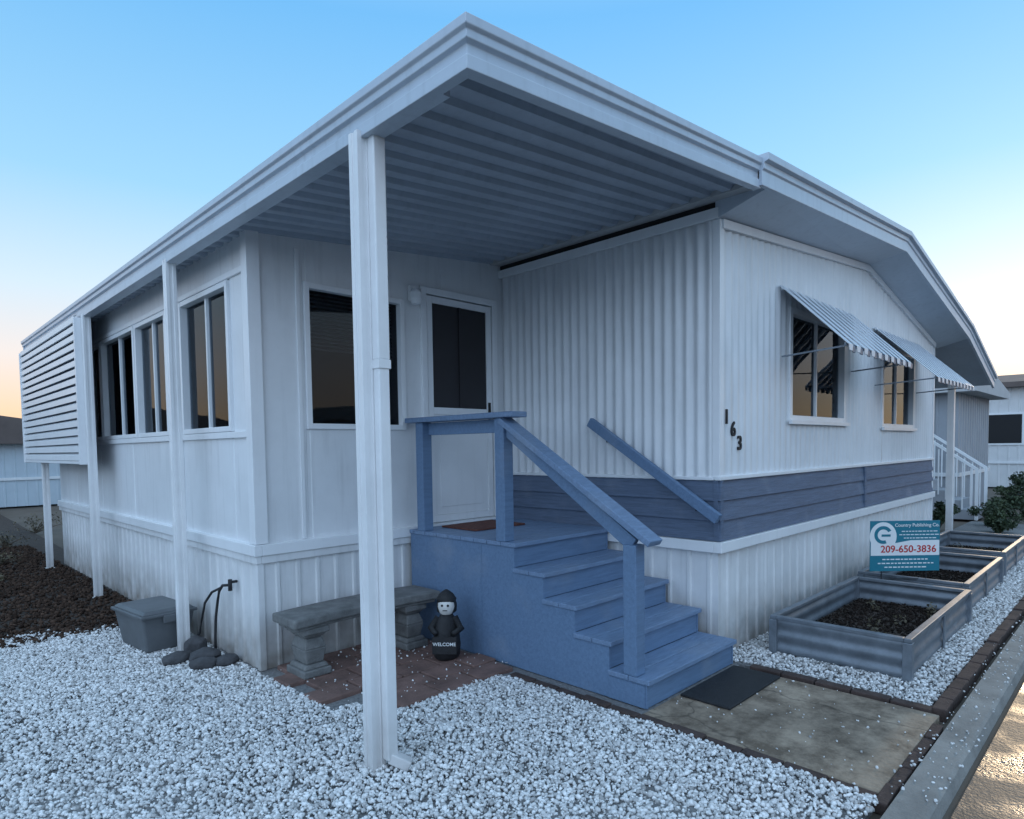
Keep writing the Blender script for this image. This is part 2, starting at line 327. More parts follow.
m=M();m.box(XS-.03,XS+.06,YS-.03,YS+.06,.868,z_cov(XS)+.01);m.box(XS-.018,XS,YS+.0605,YE,2.70,2.74);m.box(XS-.02,XS,YS+.0605,YE,1.59,1.635)
for y in(5.66,5.90,): m.box(XS-.014,XS,y-.02,y+.02,.87,2.699)
m.box(2.16,2.19,YS-.014,YS,.87,2.9);m.build('sunroom_trim',TRIM,home,.003)
m=M();m.box(XS-.045,XS+.01,YS-.045,YE,.79,.865);m.box(XS+.0105,XM-.051,YS-.045,YS+.01,.79,.865);m.build('sunroom_belt_trim',TRIM,home,.004)
m=M();m.box(XS-.03,XS+.01,YS-.03,YE,.735,.7895);m.box(XS+.0105,XM-.051,YS-.03,YS+.01,.735,.7895);m.build('sunroom_belt_lower',SKIRT,home,.004)
ribwall((XS,YS),(0,1),(-1,0),YE-YS,0,.735,.15,.012,kind='trap').build('sunroom_side_skirting',SKIRT,home)
ribwall((XS,YS),(1,0),(0,-1),XM-XS,0,.735,.15,.012,kind='trap').build('sunroom_front_skirting',SKIRT,home)
m=M();m.box(XS-.016,XS+.03,YS-.016,YS+.03,0,.734);m.build('skirting_corner',SKIRT,home,.003)
m=M();m.box(XS+.02,XM,YE-.05,YE,0,2.95);m.box(XS+.01,XM-.05,YS+.7,YE-.1,.80,.85);m.build('sunroom_rear',WHITE,home)
d=bpy.data.objects.new('front_door',None);sc.collection.objects.link(d);d.parent=home
m=M();y0,y1=YS-.028,YS+.03
m.box(3.235,3.29,y0,y1,.87,2.82);m.box(4.03,4.085,y0,y1,.87,2.82);m.box(3.2905,4.0295,y0,y1,2.765,2.82);m.build('door_frame',TRIM,d,.004)
m=M();y0,y1=YS-.016,YS+.02
m.box(3.30,3.355,y0,y1,.875,2.755);m.box(3.965,4.02,y0,y1,.875,2.755);m.box(3.3555,3.9645,y0,y1,2.70,2.755);m.box(3.3555,3.9645,y0,y1,1.78,1.84);m.box(3.3555,3.9645,y0+.012,y1-.01,.935,1.7795);m.box(3.3555,3.9645,y0,y1,.875,.9345)
m.box(3.42,3.90,y0+.006,y0+.0125,1.0,1.70);m.build('door_leaf',TRIM,d,.004)
m=M();m.box(3.355,3.965,YS+.0,YS+.004,1.84,2.70);m.build('door_screen',SCREEN,d)
m=M();m.box(3.645,3.675,YS-.012,YS-.001,1.84,2.70);m.build('door_mullion',SCREEN,d)
m=M();m.tube([(3.985,YS-.02,1.80),(3.985,YS-.06,1.80),(3.93,YS-.062,1.80)],.009);m.box(3.97,4.0,YS-.021,YS-.0165,1.72,1.90);m.build('door_handle',DARK,d)
m=M();m.lathe([(.02,0),(.045,-.03),(.05,-.08),(.035,-.12)],(3.15,YS-.07,2.77),16);m.box(3.12,3.18,YS-.035,YS-.006,2.68,2.80);m.box(3.14,3.16,YS-.07,YS-.036,2.765,2.78);m.build('porch_light',TRIM,home,.002)
def text(body,loc,rot,size,mat,parent,name,ext=.003,align='CENTER'):
    c=bpy.data.curves.new(name,'FONT');c.body=body;c.size=size;c.extrude=ext;c.align_x=align;c.align_y='CENTER';c.offset=size*.012
    t=bpy.data.objects.new(name+'_tmp',c);sc.collection.objects.link(t);t.data.materials.append(mat)
    dg=bpy.context.evaluated_depsgraph_get();me=bpy.data.meshes.new_from_object(t.evaluated_get(dg));bpy.data.objects.remove(t)
    o=bpy.data.objects.new(name,me);sc.collection.objects.link(o);o.location=loc;o.rotation_euler=rot
    if parent:o.parent=parent
    return o
for ch,x,z in(('1',4.26,1.685),('6',4.36,1.60),('3',4.46,1.50)): text(ch,(x,YM-.022,z),(math.pi/2,0,0),.145,BLACK,home,'house_number_'+ch,.006)
# ================================================================= PATIO COVER
cover=E('patio_cover')
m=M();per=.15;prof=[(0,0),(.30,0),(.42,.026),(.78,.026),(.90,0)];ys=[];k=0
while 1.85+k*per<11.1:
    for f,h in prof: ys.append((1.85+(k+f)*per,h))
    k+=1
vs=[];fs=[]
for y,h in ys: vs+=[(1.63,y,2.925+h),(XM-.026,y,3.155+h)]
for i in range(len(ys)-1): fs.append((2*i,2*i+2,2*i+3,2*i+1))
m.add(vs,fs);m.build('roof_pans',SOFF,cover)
m=M();m.add([(1.63,1.83,2.99),(XM,1.83,3.22),(XM,11.14,3.22),(1.63,11.14,2.99)],[(0,1,2,3)]);m.build('roof_top',ROOF,cover)
fp=[(-.05,0),(0,0),(0,.052),(-.014,.06),(-.014,.098),(.006,.106),(.006,.135),(.02,.145),(.02,.181),(-.05,.181)]
sweep([(1.6,11.18,2.876),(1.6,1.80,2.876),(4.06,1.80,3.105)],[(-1,0),(-1,-1),(0,-1)],fp).build('gutter_fascia',FASC,cover,.003)
m=M();m.box(1.6,XM-.02,11.13,11.16,2.87,3.05)
m.beam((1.66,2.0,2.90),(1.66,11.1,2.90),.05,.045);m.build('header_beam',FASC,cover)
def post(x,y,w,name):
    m=M();h=w/2;g=.006
    pr=[(-h,-h),(-h*.35,-h),(-h*.3,-h+g),(h*.3,-h+g),(h*.35,-h),(h,-h),(h,-h*.35),(h-g,-h*.3),(h-g,h*.3),(h,h*.35),(h,h),(h*.35,h),(h*.3,h-g),(-h*.3,h-g),(-h*.35,h),(-h,h),(-h,h*.35),(-h+g,h*.3),(-h+g,-h*.3),(-h,-h*.35)]
    n=len(pr);vs=[(x+a,y+b,z) for z in(0,2.9) for a,b in pr];fs=[(k,(k+1)%n,n+(k+1)%n,n+k) for k in range(n)]+[tuple(range(n))]
    m.add(vs,fs);m.box(x-h-.012,x+h+.012,y-h-.012,y+h+.012,0,.01)
    return m.build(name,POSTM,cover,.0015)
post(1.615,2.545,.072,'post_1');post(1.63,5.157,.072,'post_2');post(1.63,7.70,.072,'post_3');post(1.63,10.19,.072,'post_4')
m=M();cx,cy=1.66,2.484
m.box(cx-.028,cx+.028,cy-.024,cy+.024,.06,1.93);m.box(cx-.031,cx+.031,cy-.027,cy+.0245,1.90,2.88)
m.beam((cx,cy,.07),(cx+.065,cy-.065,.028),.056,.05);m.build('downspout',POSTM,cover,.006)
m=M();m.box(cx-.033,cx+.033,cy-.030,cy+.0243,1.86,1.90);m.build('downspout_band',POSTM,cover,.002)
lv=bpy.data.objects.new('louvre_screen',None);sc.collection.objects.link(lv);lv.parent=cover
m=M();z=1.42
while z<2.83:
    m.add([(1.580,7.78,z+.015),(1.580,11.0,z+.015),(1.54,11.0,z),(1.54,7.78,z),(1.542,11.0,z+.058),(1.542,7.78,z+.058),(1.580,11.0,z+.080),(1.580,7.78,z+.080)],[(0,1,2,3),(3,2,4,5),(5,4,6,7)])
    z+=.088
m.build('slats',TRIM,lv);
m=M();m.box(1.53,1.6,7.74,7.78,1.38,2.87);m.box(1.53,1.6,11.0,11.04,1.38,2.87);m.box(1.54,1.6,7.78,11.0,1.385,1.415)
m.build('screen_frame',TRIM,lv,.003)
m=M();m.box(1.590,1.594,7.78,11.0,1.41,2.87);m.build('screen_back',BAND,lv)
# ================================================================= STEPS
st=E('entry_steps')
SX0,SX1,SY,TR,RI=3.065,4.12,2.007,.262,.170
m=M();pts_=[(SY,0)]
for i in range(5):
    pts_+=[(SY+i*TR,(i+1)*RI-.03)]
    if i<4:pts_+=[(SY+(i+1)*TR,(i+1)*RI-.03)]
pts_+=[(YS-.05,5*RI-.03),(YS-.05,0)]
for xa,xb in((SX0,SX0+.018),(SX1-.018,SX1)):
    n=len(pts_);m.add([(x,y,z) for x in(xa,xb) for y,z in pts_],[tuple(range(n)),tuple(range(2*n-1,n-1,-1))]+[(k,(k+1)%n,n+(k+1)%n,n+k) for k in range(n)])
m.build('side_panels',BLUE,st,.002)
m=M()
for i in range(5): m.box(SX0+.0185,SX1-.0185,SY+i*TR+.004,SY+i*TR+.02,i*RI+(0 if i==0 else .001),(i+1)*RI-.031)
m.build('risers',BLUE,st,.002)
m=M()
for i in range(4):
    y=SY+i*TR
    for a,b in((y-.022,y+.118),(y+.123,y+TR+.003)): m.box(SX0-.012,SX1+.01,a,b,(i+1)*RI-.0295,(i+1)*RI)
y=SY+4*TR-.022
while y<YS-.06:
    m.box(SX0-.012,SX1+.01,y,min(y+.137,YS-.05),.8205,.85);y+=.142
m.build('tread_boards',BLUET,st,.004)
m=M();m.box(SX0-.006,SX0-.001,SY+.01,SY+TR,.002,.13);m.box(SX0-.003,SX0-.0005,3.38,3.384,.01,.81);m.build('panel_batten',BLUE,st,.001)
m=M();rx=3.10
m.box(rx-.045,rx+.045,4.03,4.12,.851,1.70);m.box(rx-.045,rx+.045,3.13,3.22,.851,1.70)
m.box(rx-.045,rx+.045,2.07,2.16,RI+.001,.93)
m.box(rx+.012,rx+.048,3.2205,4.0295,1.60,1.695)
m.build('newel_posts',BLUE,st,.005)
m=M();m.box(rx-.075,rx+.075,3.02,4.22,1.70,1.738)
m.beam((rx,3.16,1.682),(rx,1.97,.948),.13,.04);m.build('handrail_caps',BLUET,st,.006)
m=M();m.beam((rx,3.15,1.63),(rx,2.11,.985-.06),.04,.085);m.build('handrail_stringer',BLUE,st,.004)
wr=M();wr.beam((4.09,3.20,1.69),(4.09,2.10,.985),.045,.075)
wr.build('wall_handrail',BLUE,st,.006)
m=M()
for t in(.15,.85): 
    y=3.2-1.1*t;z=1.69-.705*t-.03;m.box(4.10,XM-.005,y-.015,y+.015,z-.03,z+.01)
m.build('handrail_brackets',DARK,st)
def flatmat(name,b,c):
    m=M();m.box(*b);return m.build(name,c,None,.004)
flatmat('doormat',(3.3,3.85,3.7,4.12,.8515,.866),MATM)
flatmat('rubber_mat',(3.36,4.05,1.655,1.968,.004,.018),BLACK)
# ================================================================= GROUND
GD=E('ground')
m=M();m.add([(-400,-400,-.05),(400,-400,-.05),(400,600,-.05),(-400,600,-.05)],[(0,1,2,3)]);m.build('terrain',EARTH,GD)
m=M();m.box(-12,2.93,.80,7.0,-.1,-.003);m.box(4.15,14.5,.87,2.4,-.1,-.003);m.box(2.9,4.3,1.97,4.4,-.1,-.006);m.build('gravel_base',GBASE,GD)
m=M();m.add([(-14,6.4,-.001),(2,6.4,-.001),(2.5,30,-.001),(-14,30,-.001)],[(0,1,2,3)]);m.build('soil_yard',SOIL,GD)
road=E('road')
m=M();m.add([(-60,-7,-.045),(80,-7,-.045),(80,.285,-.045),(-60,.285,-.045)],[(0,1,2,3)]);m.build('asphalt_surface',ASPH,road)
m=M()
x=-30.
while x<60:
    m.box(x+.008,x+2.99,.28,.5595,-.12,-.04); x+=3
m.build('gutter_pan',WET,road,.004)
m=M();x=-30.35
while x<60:
    m.add([(x,.56,-.12),(x,.60,.0),(x,.615,.012),(x,.735,.012),(x,.74,-.12),(x+2.99,.56,-.12),(x+2.99,.60,.0),(x+2.99,.615,.012),(x+2.99,.735,.012),(x+2.99,.74,-.12)],[(0,1,6,5),(1,2,7,6),(2,3,8,7),(3,4,9,8),(0,1,2,3,4),(9,8,7,6,5)]);x+=3
m.build('kerb',CONC,road)
pad=M();pad.box(2.99,4.08,.80,1.99,-.08,.003);pad.build('concrete_path',PAD,None,.006)
ed=M()
def row(a,b,w=.075,L=.2,h=.03):
    a=Vector(a);b=Vector(b);n=int((b-a).length/(L+.008));d=(b-a).normalized()
    for k in range(n):
        p=a+d*(k+.5)*(L+.008);rz=math.atan2(d.y,d.x)+random.uniform(-.03,.03)
        mt=Matrix.Translation((p.x,p.y,random.uniform(-.008,.004)))@Matrix.Rotation(rz,4,'Z')@Matrix.Rotation(random.uniform(-.04,.04),4,'X')
        ed.box(-L/2,L/2,-w/2,w/2,-.05,h,mt)
row((2.955,.80,0),(2.955,3.15,0),.06,.19,.012);row((4.12,.84,0),(4.12,1.98,0),.07,.2,.025);row((4.12,.815,0),(12,.815,0),.07,.2,.025);row((2.9,.775,0),(4.1,.775,0),.05,.2,.004)
ed.build('brick_edging',BRICK,None,.006)
pv=M()
yy=3.02;r=0
while yy<4.22:
    xx=1.80+(.12 if r%2 else 0)
    while xx<3.02:
        w=.30 if (xx+.3)<3.05 else 3.05-xx
        if not(yy<3.3 and xx<1.95) and w>.06:
            mt=Matrix.Translation((xx+w/2,yy+.1,random.uniform(-.002,.006)))@Matrix.Rotation(random.uniform(-.03,.03),4,'Z')
            pv.box(-w/2+.005,w/2-.005,-.097,.097,-.05,.020,mt)
        xx+=.305
    yy+=.203;r+=1
pv.build('brick_pavers',PAVER,None,.008)
ico=bmesh.new();bmesh.ops.create_icosphere(ico,subdivisions=1,radius=1);IV=np.array([v.co[:] for v in ico.verts]);IF=np.array([[v.index for v in f.verts] for f in ico.faces]);ico.free()
def rocks(name,P,rmin,rmax,mat,parent,flat=.65,jit=.28,tm=.72,ts=.2):
    n=len(P);r=rmin+(rmax-rmin)*rng.random(n)**1.6
    V=IV[None]*(1+rng.uniform(-jit,jit,(n,12,1)))
    V=V*np.stack([rng.uniform(.75,1.35,n),rng.uniform(.7,1.1,n),rng.uniform(flat-.15,flat+.25,n)],1)[:,None]
    q=rng.normal(size=(n,4));q[:,1:3]*=.45;q/=np.linalg.norm(q,axis=1)[:,None];w,x,y,z=q.T
    Rm=np.stack([1-2*(y*y+z*z),2*(x*y-z*w),2*(x*z+y*w),2*(x*y+z*w),1-2*(x*x+z*z),2*(y*z-x*w),2*(x*z-y*w),2*(y*z+x*w),1-2*(x*x+y*y)],1).reshape(n,3,3)
    V=np.einsum('nij,nkj->nki',Rm,V)*r[:,None,None]+P[:,None]
    nv=n*12;F=(IF[None]+(np.arange(n)*12)[:,None,None]).reshape(-1)
    me=bpy.data.meshes.new(name);me.vertices.add(nv);me.vertices.foreach_set('co',V.reshape(-1).astype(np.float32))
    nf=len(F)//3;me.loops.add(nf*3);me.loops.foreach_set('vertex_index',F.astype(np.int32));me.polygons.add(nf);me.polygons.foreach_set('loop_start',np.arange(nf,dtype=np.int32)*3);me.polygons.foreach_set('loop_total',np.full(nf,3,np.int32))
    me.update(calc_edges=True)
    t=np.repeat(np.clip(rng.normal(tm,ts,n),0,1),12).astype(np.float32);a=me.attributes.new('tone','FLOAT','POINT');a.data.foreach_set('value',t)
    o=bpy.data.objects.new(name,me);sc.collection.objects.link(o);me.materials.append(mat);o.parent=parent;return o
def pts(n,x0,x1,y0,y1,z0,z1): return np.stack([rng.uniform(x0,x1,n),rng.uniform(y0,y1,n),rng.uniform(z0,z1,n)],1)
P=pts(165000,-1.6,2.92,.78,6.9,.0,.012)
keep=(P[:,0]+P[:,1]>2.9)&~((P[:,0]>1.82)&(P[:,1]>3.04)&(P[:,0]<3.05)&~((P[:,1]<3.3)&(P[:,0]<1.97)))&~((P[:,0]>XS)&(P[:,1]>YS))
keep&=P[:,1]<6.35+.25*np.sin(P[:,0]*3)+rng.normal(0,.12,len(P))
P=P[keep];P[:,2]+=.010*np.sin(P[:,0]*2.1+1)*np.sin(P[:,1]*1.7)+.004*np.sin(P[:,0]*9)*np.sin(P[:,1]*8)
rocks('gravel_stones',P,.005,.0145,ROCKW,GD,tm=.74,ts=.24)
P=pts(40000,4.17,11.5,.86,2.14,.0,.014);rocks('gravel_stones_bed',P,.006,.015,ROCKW,GD,tm=.66,ts=.26)
P=np.concatenate([pts(160,1.9,3.05,3.1,4.2,.024,.026),pts(90,2.98,4.1,.8,1.95,.004,.008),pts(260,3.0,7,.58,.8,.012,.016)])
rocks('gravel_strays',P,.003,.009,ROCKW,GD)
P=pts(26000,-2,1.8,6.2,13,.0,.02);rocks('soil_clods',P,.006,.024,CLOD,GD,tm=.45)
def leaves(name,centres,rad,n,size,mat,parent,squash=.8):
    C=np.array(centres);idx=rng.integers(0,len(C),n);d=rng.normal(size=(n,3));d/=np.linalg.norm(d,axis=1)[:,None]
    rr=np.array([rad]*len(C)) if np.isscalar(rad) else np.array(rad)
    rad_=rr[idx]*rng.random(n)**.45;P=C[idx]+d*rad_[:,None]*np.array([1,1,squash])
    a=rng.normal(size=(n,3));a/=np.linalg.norm(a,axis=1)[:,None];b=np.cross(a,rng.normal(size=(n,3)));b/=np.linalg.norm(b,axis=1)[:,None]
    s=size*rng.uniform(.6,1.4,n)[:,None];V=np.stack([P-a*s,P+b*s*.5,P+a*s,P-b*s*.5],1).reshape(-1,3)
    me=bpy.data.meshes.new(name);me.vertices.add(n*4);me.vertices.foreach_set('co',V.reshape(-1).astype(np.float32));me.loops.add(n*4);me.loops.foreach_set('vertex_index',np.arange(n*4,dtype=np.int32));me.polygons.add(n);me.polygons.foreach_set('loop_start',np.arange(n,dtype=np.int32)*4);me.polygons.foreach_set('loop_total',np.full(n,4,np.int32));me.update(calc_edges=True)
    ct=rng.uniform(0,.6,len(C));t=np.repeat(np.clip(ct[idx]+rng.uniform(-.15,.4,n),0,1),4).astype(np.float32);at=me.attributes.new('tone','FLOAT','POINT');at.data.foreach_set('value',t)
    o=bpy.data.objects.new(name,me);sc.collection.objects.link(o);me.materials.append(mat);o.parent=parent;return o
def tree(x,y,h,name='shade_tree'):
    e=E(name);m=M();m.tube([(x,y,0),(x+.1,y,h*.2),(x,y+.1,h*.45),(x+.1,y,h*.7)],[.2,.16,.12,.05]);cs=[];rs=[]
    for k in range(9):
        a=k*2.4;l=h*random.uniform(.18,.33);z=h*random.uniform(.35,.6);c=(x+math.cos(a)*l,y+math.sin(a)*l,z+h*.22)
        m.tube([(x,y,z),(x+math.cos(a)*l*.6,y+math.sin(a)*l*.6,z+h*.12),c],[.08,.05,.02],6)
        for j in range(4): cs.append((c[0]+random.uniform(-.7,.7),c[1]+random.uniform(-.7,.7),c[2]+random.uniform(-.5,.6)));rs.append(random.uniform(.4,.9))
    m.build('trunk',BARK,e,0,True);leaves('crown',cs,rs,7000,.11,LEAF,e)
def shrub(x,y,w,h,name='shrub',mat=LEAF,n=1800,size=.03):
    e=E(name);m=M();cs=[];rs=[]
    for k in range(12):
        a=random.uniform(0,6.28);r=random.uniform(0,w*.45);c=(x+math.cos(a)*r,y+math.sin(a)*r,h*random.uniform(.25,.85));cs.append(c);rs.append(random.uniform(.10,.22)*w)
        m.tube([(x,y,0),((x+c[0])/2,(y+c[1])/2,c[2]*.6),c],[.012,.008,.003],5)
    m.build('stems',BARK,e);leaves('foliage',cs,rs,n,size,mat,e)
for i,(x,y,w,h) in enumerate([(12.9,1.75,.5,.35),(13.8,1.95,.7,.5),(14.6,1.55,.6,.45),(15.4,2.1,.8,.7),(16.5,1.7,.8,.55),(18,2.1,1.0,.9),(20.5,1.9,1.0,1.0),(13.0,2.6,.6,.5)]): shrub(x,y,w,h,'shrub'+('.%03d'%i if i else ''))
for i,(x,y,w,h) in enumerate([(.9,9.6,.4,.12),(1.2,11.0,.5,.15),(1.5,13,.8,.25),(2.2,15,1,.3)]): shrub(x,y,w,h,'dry_weed'+('.%03d'%i if i else ''),DRY,300,.02)
# ================================================================= PLANTERS
def planter(x0,x1,y0,y1,h,name):
    e=E(name)
    for nm_,o,du,nn,L in(('front',(x0,y0),(1,0),(0,-1),x1-x0),('back',(x1,y1),(-1,0),(0,1),x1-x0),('left',(x0,y1),(0,-1),(-1,0),y1-y0),('right',(x1,y0),(0,1),(1,0),y1-y0)):
        m=M();K=24;vs=[];fs=[]
        for k in range(K+1):
            z=.012+(h-.03)*k/K;a=.006*math.sin(k/K*2*math.pi*2.5)
            for s in(0.02,L-.02): vs.append((o[0]+du[0]*s+nn[0]*a,o[1]+du[1]*s+nn[1]*a,z))
        for k in range(K):fs.append((2*k,2*k+1,2*k+3,2*k+2))
        m.add(vs,fs);m.build('panel_'+nm_,GALV,e,0,True)
    m=M();t=.022
    for a,b,c,d_ in((x0-t,x1+t,y0-t,y0+t),(x0-t,x1+t,y1-t,y1+t),(x0-t,x0+t,y0+t+.001,y1-t-.001),(x1-t,x1+t,y0+t+.001,y1-t-.001)): m.box(a,b,c,d_,h-.02,h+.006)
    for a in(x0,x1):
        for b in(y0,y1): m.box(a-.027,a+.027,b-.027,b+.027,0,h-.021)
    mid=(x0+x1)/2
    for b in(y0-.014,y1+.014): m.box(mid-.02,mid+.02,b-.006,b+.006,0,h-.021)
    m.build('frame',GALV,e,.004)
    m=M();m.box(x0+.02,x1-.02,y0+.02,y1-.02,.01,h-.19);m.build('soil',SOIL,e)
    P=pts(int(2600*(x1-x0)),x0+.03,x1-.03,y0+.03,y1-.03,h-.195,h-.18);rocks('soil_crumbs',P,.004,.014,CRUMB,e,tm=.25)
    cs=[(random.uniform(x0+.1,x1-.1),random.uniform(y0+.1,y1-.1),h-.14) for _ in range(7)];leaves('seedlings',cs,.06,160,.015,DRY,e)
planter(4.53,6.33,1.06,1.90,.27,'raised_planter');planter(6.62,8.32,1.12,1.95,.27,'raised_planter.001');planter(8.75,10.4,1.15,1.98,.27,'raised_planter.002')
# ================================================================= SIGN
sg=E('yard_sign')
C=Vector((6.50,1.56,.57));rz=math.radians(-45)
mt=Matrix.Translation(C)@Matrix.Rotation(rz,4,'Z')
def sb(m,x0,x1,z0,z1,y0,y1): m.box(x0,x1,y0,y1,z0,z1,mt)
m=M();sb(m,-.31,.31,-.225,.225,0,.006);m.build('panel',TEALM,sg)
m=M();vs=[];n=28
for k in range(n): 
    t=2*math.pi*k/n;vs.append(mt@Vector((-.195+.12*math.cos(t),-.0015,.085+.13*math.sin(t))))
m.add(vs,[tuple(range(n))]);
m.add([mt@Vector(p) for p in((-.305,-.0025,-.085),(.305,-.0025,-.085),(.305,-.0025,.05),(.05,-.0025,.05),(-.15,-.0025,.015),(-.305,-.0025,.03))],[(0,1,2,3,4,5)]);m.build('white_panel',SWHITE,sg)
m=M();vs=[]
for k in range(22):
    t=.5+4.6*k/21
    for r in(.05,.08): vs.append(mt@Vector((-.195+r*math.cos(t),-.003,.10+r*math.sin(t))))
m.add(vs,[(2*k,2*k+1,2*k+3,2*k+2) for k in range(21)]);sb(m,-.21,-.13,.085,.105,-.0035,-.0027);m.build('mark',TEALM,sg)
def st_(b,x,z,s,mat,nme): 
    return text(b,mt@Vector((x,-.004,z)),(math.pi/2,0,rz),s,mat,sg,nme,.0008)
st_('Country Publishing Co.',.105,.185,.042,SWHITE,'sign_name');st_('209-650-3836',.03,-.030,.088,SRED,'sign_phone')
m=M()
for z,w in((.13,.15),(.10,.17),(.07,.13)): 
    x=.12-w
    while x<.12+w: l=random.uniform(.015,.035);sb(m,x,x+l,z-.004,z+.004,-.0018,-.0008);x+=l+.008
for z,w in((-.12,.2),(-.155,.24),(-.19,.18)):
    x=-w
    while x<w: l=random.uniform(.02,.04);sb(m,x,x+l,z-.005,z+.005,-.0018,-.0008);x+=l+.009
m.build('small_print',SWHITE,sg)
m=M()
for x in(-.2,.2): m.tube([mt@Vector((x,.012,-.57)),mt@Vector((x,.012,.2))],.005)
m.tube([mt@Vector((-.2,.012,-.3)),mt@Vector((.2,.012,-.3))],.005);m.build('wire_stand',DARK,sg)
# ================================================================= BENCH
bn=E('garden_bench')
def bz(m,x0,x1,z0,z1,y0,y1,arc,n=16):
    vs=[];fs=[]
    for k in range(n+1):
        t=k/n;x=x0+(x1-x0)*t;c=arc*(1-(2*t-1)**2)
        for y,z in((y0+c,z0),(y0+c,z1),(y1+c,z1),(y1+c,z0)): vs.append((x,y,z))
    for k in range(n):
        for j in range(4): fs.append((4*k+j,4*k+(j+1)%4,4*k+4+(j+1)%4,4*k+4+j))
    fs+= [(0,1,2,3),(4*n,4*n+3,4*n+2,4*n+1)];m.add(vs,fs)
m=M();bz(m,1.84,3.0,.37,.43,3.77,4.10,.05);m.build('seat',CONCB,bn,.014,seg=3)
m=M();bz(m,1.87,2.97,.345,.3695,3.80,4.07,.05);m.build('seat_moulding',CONCB,bn,.008)
m=M()
for cx_ in(2.02,2.82):
    for (z0,z1,w0,w1,d0,d1) in((.02,.07,.10,.10,.125,.125),(.07,.10,.088,.075,.11,.10),(.10,.20,.060,.078,.085,.105),(.20,.27,.078,.056,.105,.08),(.27,.30,.06,.085,.085,.11),(.30,.3445,.095,.095,.12,.12)):
        m.add([(cx_+a*w,3.955+b*dd,z) for z,w,dd in((z0,w0,d0),(z1,w1,d1)) for a,b in((-1,-1),(1,-1),(1,1),(-1,1))],[(3,2,1,0),(4,5,6,7),(0,1,5,4),(1,2,6,5),(2,3,7,6),(3,0,4,7)])
m.build('pedestals',CONCB,bn,.010,seg=3)
# ================================================================= PORCH FIGURE
fg=E('figurine');c=(2.83,3.50,.02)
m=M();m.lathe([(.075,0),(.098,.02),(.105,.10),(.095,.2),(.07,.28),(.045,.315)],c,20,1,.8);m.build('robe',BLACK,fg,0,True)
m=M();m.lathe([(.02,.30),(.050,.33),(.060,.37),(.055,.41),(.02,.44)],c,18);m.build('head',FACE,fg,0,True)
m=M();m.lathe([(.064,.40),(.072,.42),(.05,.455),(.02,.478),(.008,.485)],(c[0]+.010,c[1]+.010,c[2]),18);m.lathe([(.03,.30),(.07,.33),(.072,.38),(.06,.42)],(c[0]+.022,c[1]+.022,c[2]),18);m.build('hood',BLACK,fg,0,True)
m=M();fd=Vector((-.75,-.66,0));sd=Vector((.66,-.75,0));cc=Vector(c)
for s in(-1,1):
    p=cc+fd*.053+sd*s*.02+Vector((0,0,.385));m.lathe([(.002,-.009),(.009,-.004),(.009,.004),(.002,.009)],p,8)
p=cc+fd*.060+Vector((0,0,.352));m.beam(p-sd*.016,p+sd*.016,.004,.005);m.build('face_features',BLACK,fg)
m=M();
for s in(-1,1): m.tube([cc+sd*s*.055+Vector((0,0,.29)),cc+sd*s*.105+fd*.03+Vector((0,0,.22)),cc+sd*s*.06+fd*.10+Vector((0,0,.2))],[.028,.026,.018])
m.build('arms',BLACK,fg,0,True)
m=M();rz2=math.atan2(sd.y,sd.x)
mt2=Matrix.Translation(cc+fd*.108+Vector((0,0,.12)))@Matrix.Rotation(rz2,4,'Z');m.box(-.085,.085,-.003,.003,-.06,.06,mt2);m.build('placard',BLACK,fg,.002)
text('WELCOME',cc+fd*.1125+Vector((0,0,.13)),(math.pi/2,0,rz2),.033,SWHITE,fg,'placard_text',.0006)
# ================================================================= BIN, ROCKS, HOSE
bi=E('storage_bin')
def taper(m,cx_,cy_,z0,z1,w0,d0,w1,d1,rz_):
    mt=Matrix.Translation((cx_,cy_,0))@Matrix.Rotation(rz_,4,'Z')
    m.add([mt@Vector(p) for p in[(-w0,-d0,z0),(w0,-d0,z0),(w0,d0,z0),(-w0,d0,z0),(-w1,-d1,z1),(w1,-d1,z1),(w1,d1,z1),(-w1,d1,z1)]],[(3,2,1,0),(4,5,6,7),(0,1,5,4),(1,2,6,5),(2,3,7,6),(3,0,4,7)])
bxp=(1.53,5.50)
m=M();taper(m,*bxp,.0,.29,.15,.23,.19,.28,.1);m.build('tub',BIN,bi,.02,seg=3)
m=M();taper(m,*bxp,.27,.295,.205,.295,.205,.295,.1);taper(m,*bxp,.2955,.32,.19,.28,.165,.25,.1)
mt3=Matrix.Translation((bxp[0],bxp[1],0))@Matrix.Rotation(.1,4,'Z')
for s in(-1,1): m.box(-.05,.05,s*.29-.012,s*.29+.012,.22,.28,mt3)
m.build('lid',BIN,bi,.008)
def stone(m,x,y,r,h):
    vs=IV*np.array([r,r*.75,h])*(1+rng.uniform(-.15,.15,(12,1)));a=rng.uniform(0,3);R=np.array([[math.cos(a),-math.sin(a),0],[math.sin(a),math.cos(a),0],[0,0,1]]);vs=vs@R.T+np.array([x,y,h*.5]);m.add(vs,[tuple(f) for f in IF])
m=M()
for x,y,r,h in((1.50,4.90,.13,.055),(1.66,4.80,.14,.065),(1.60,4.66,.12,.05),(1.74,4.62,.11,.05),(1.66,5.02,.1,.1)): stone(m,x,y,r,h)
m.build('garden_rocks',ROCKD,None,.015,seg=3)
m=M();m.tube([(1.73,4.80,.02),(1.735,4.81,.15),(1.74,4.80,.30),(1.75,4.78,.42),(1.755,4.76,.49),(1.765,4.72,.535),(1.78,4.62,.55)],.010);m.tube([(1.78,4.62,.51),(1.78,4.62,.59)],.015);m.tube([(1.76,4.73,.52),(1.74,4.86,.47),(1.72,4.95,.38),(1.71,4.99,.26),(1.70,5.02,.15),(1.66,5.1,.03)],.009)
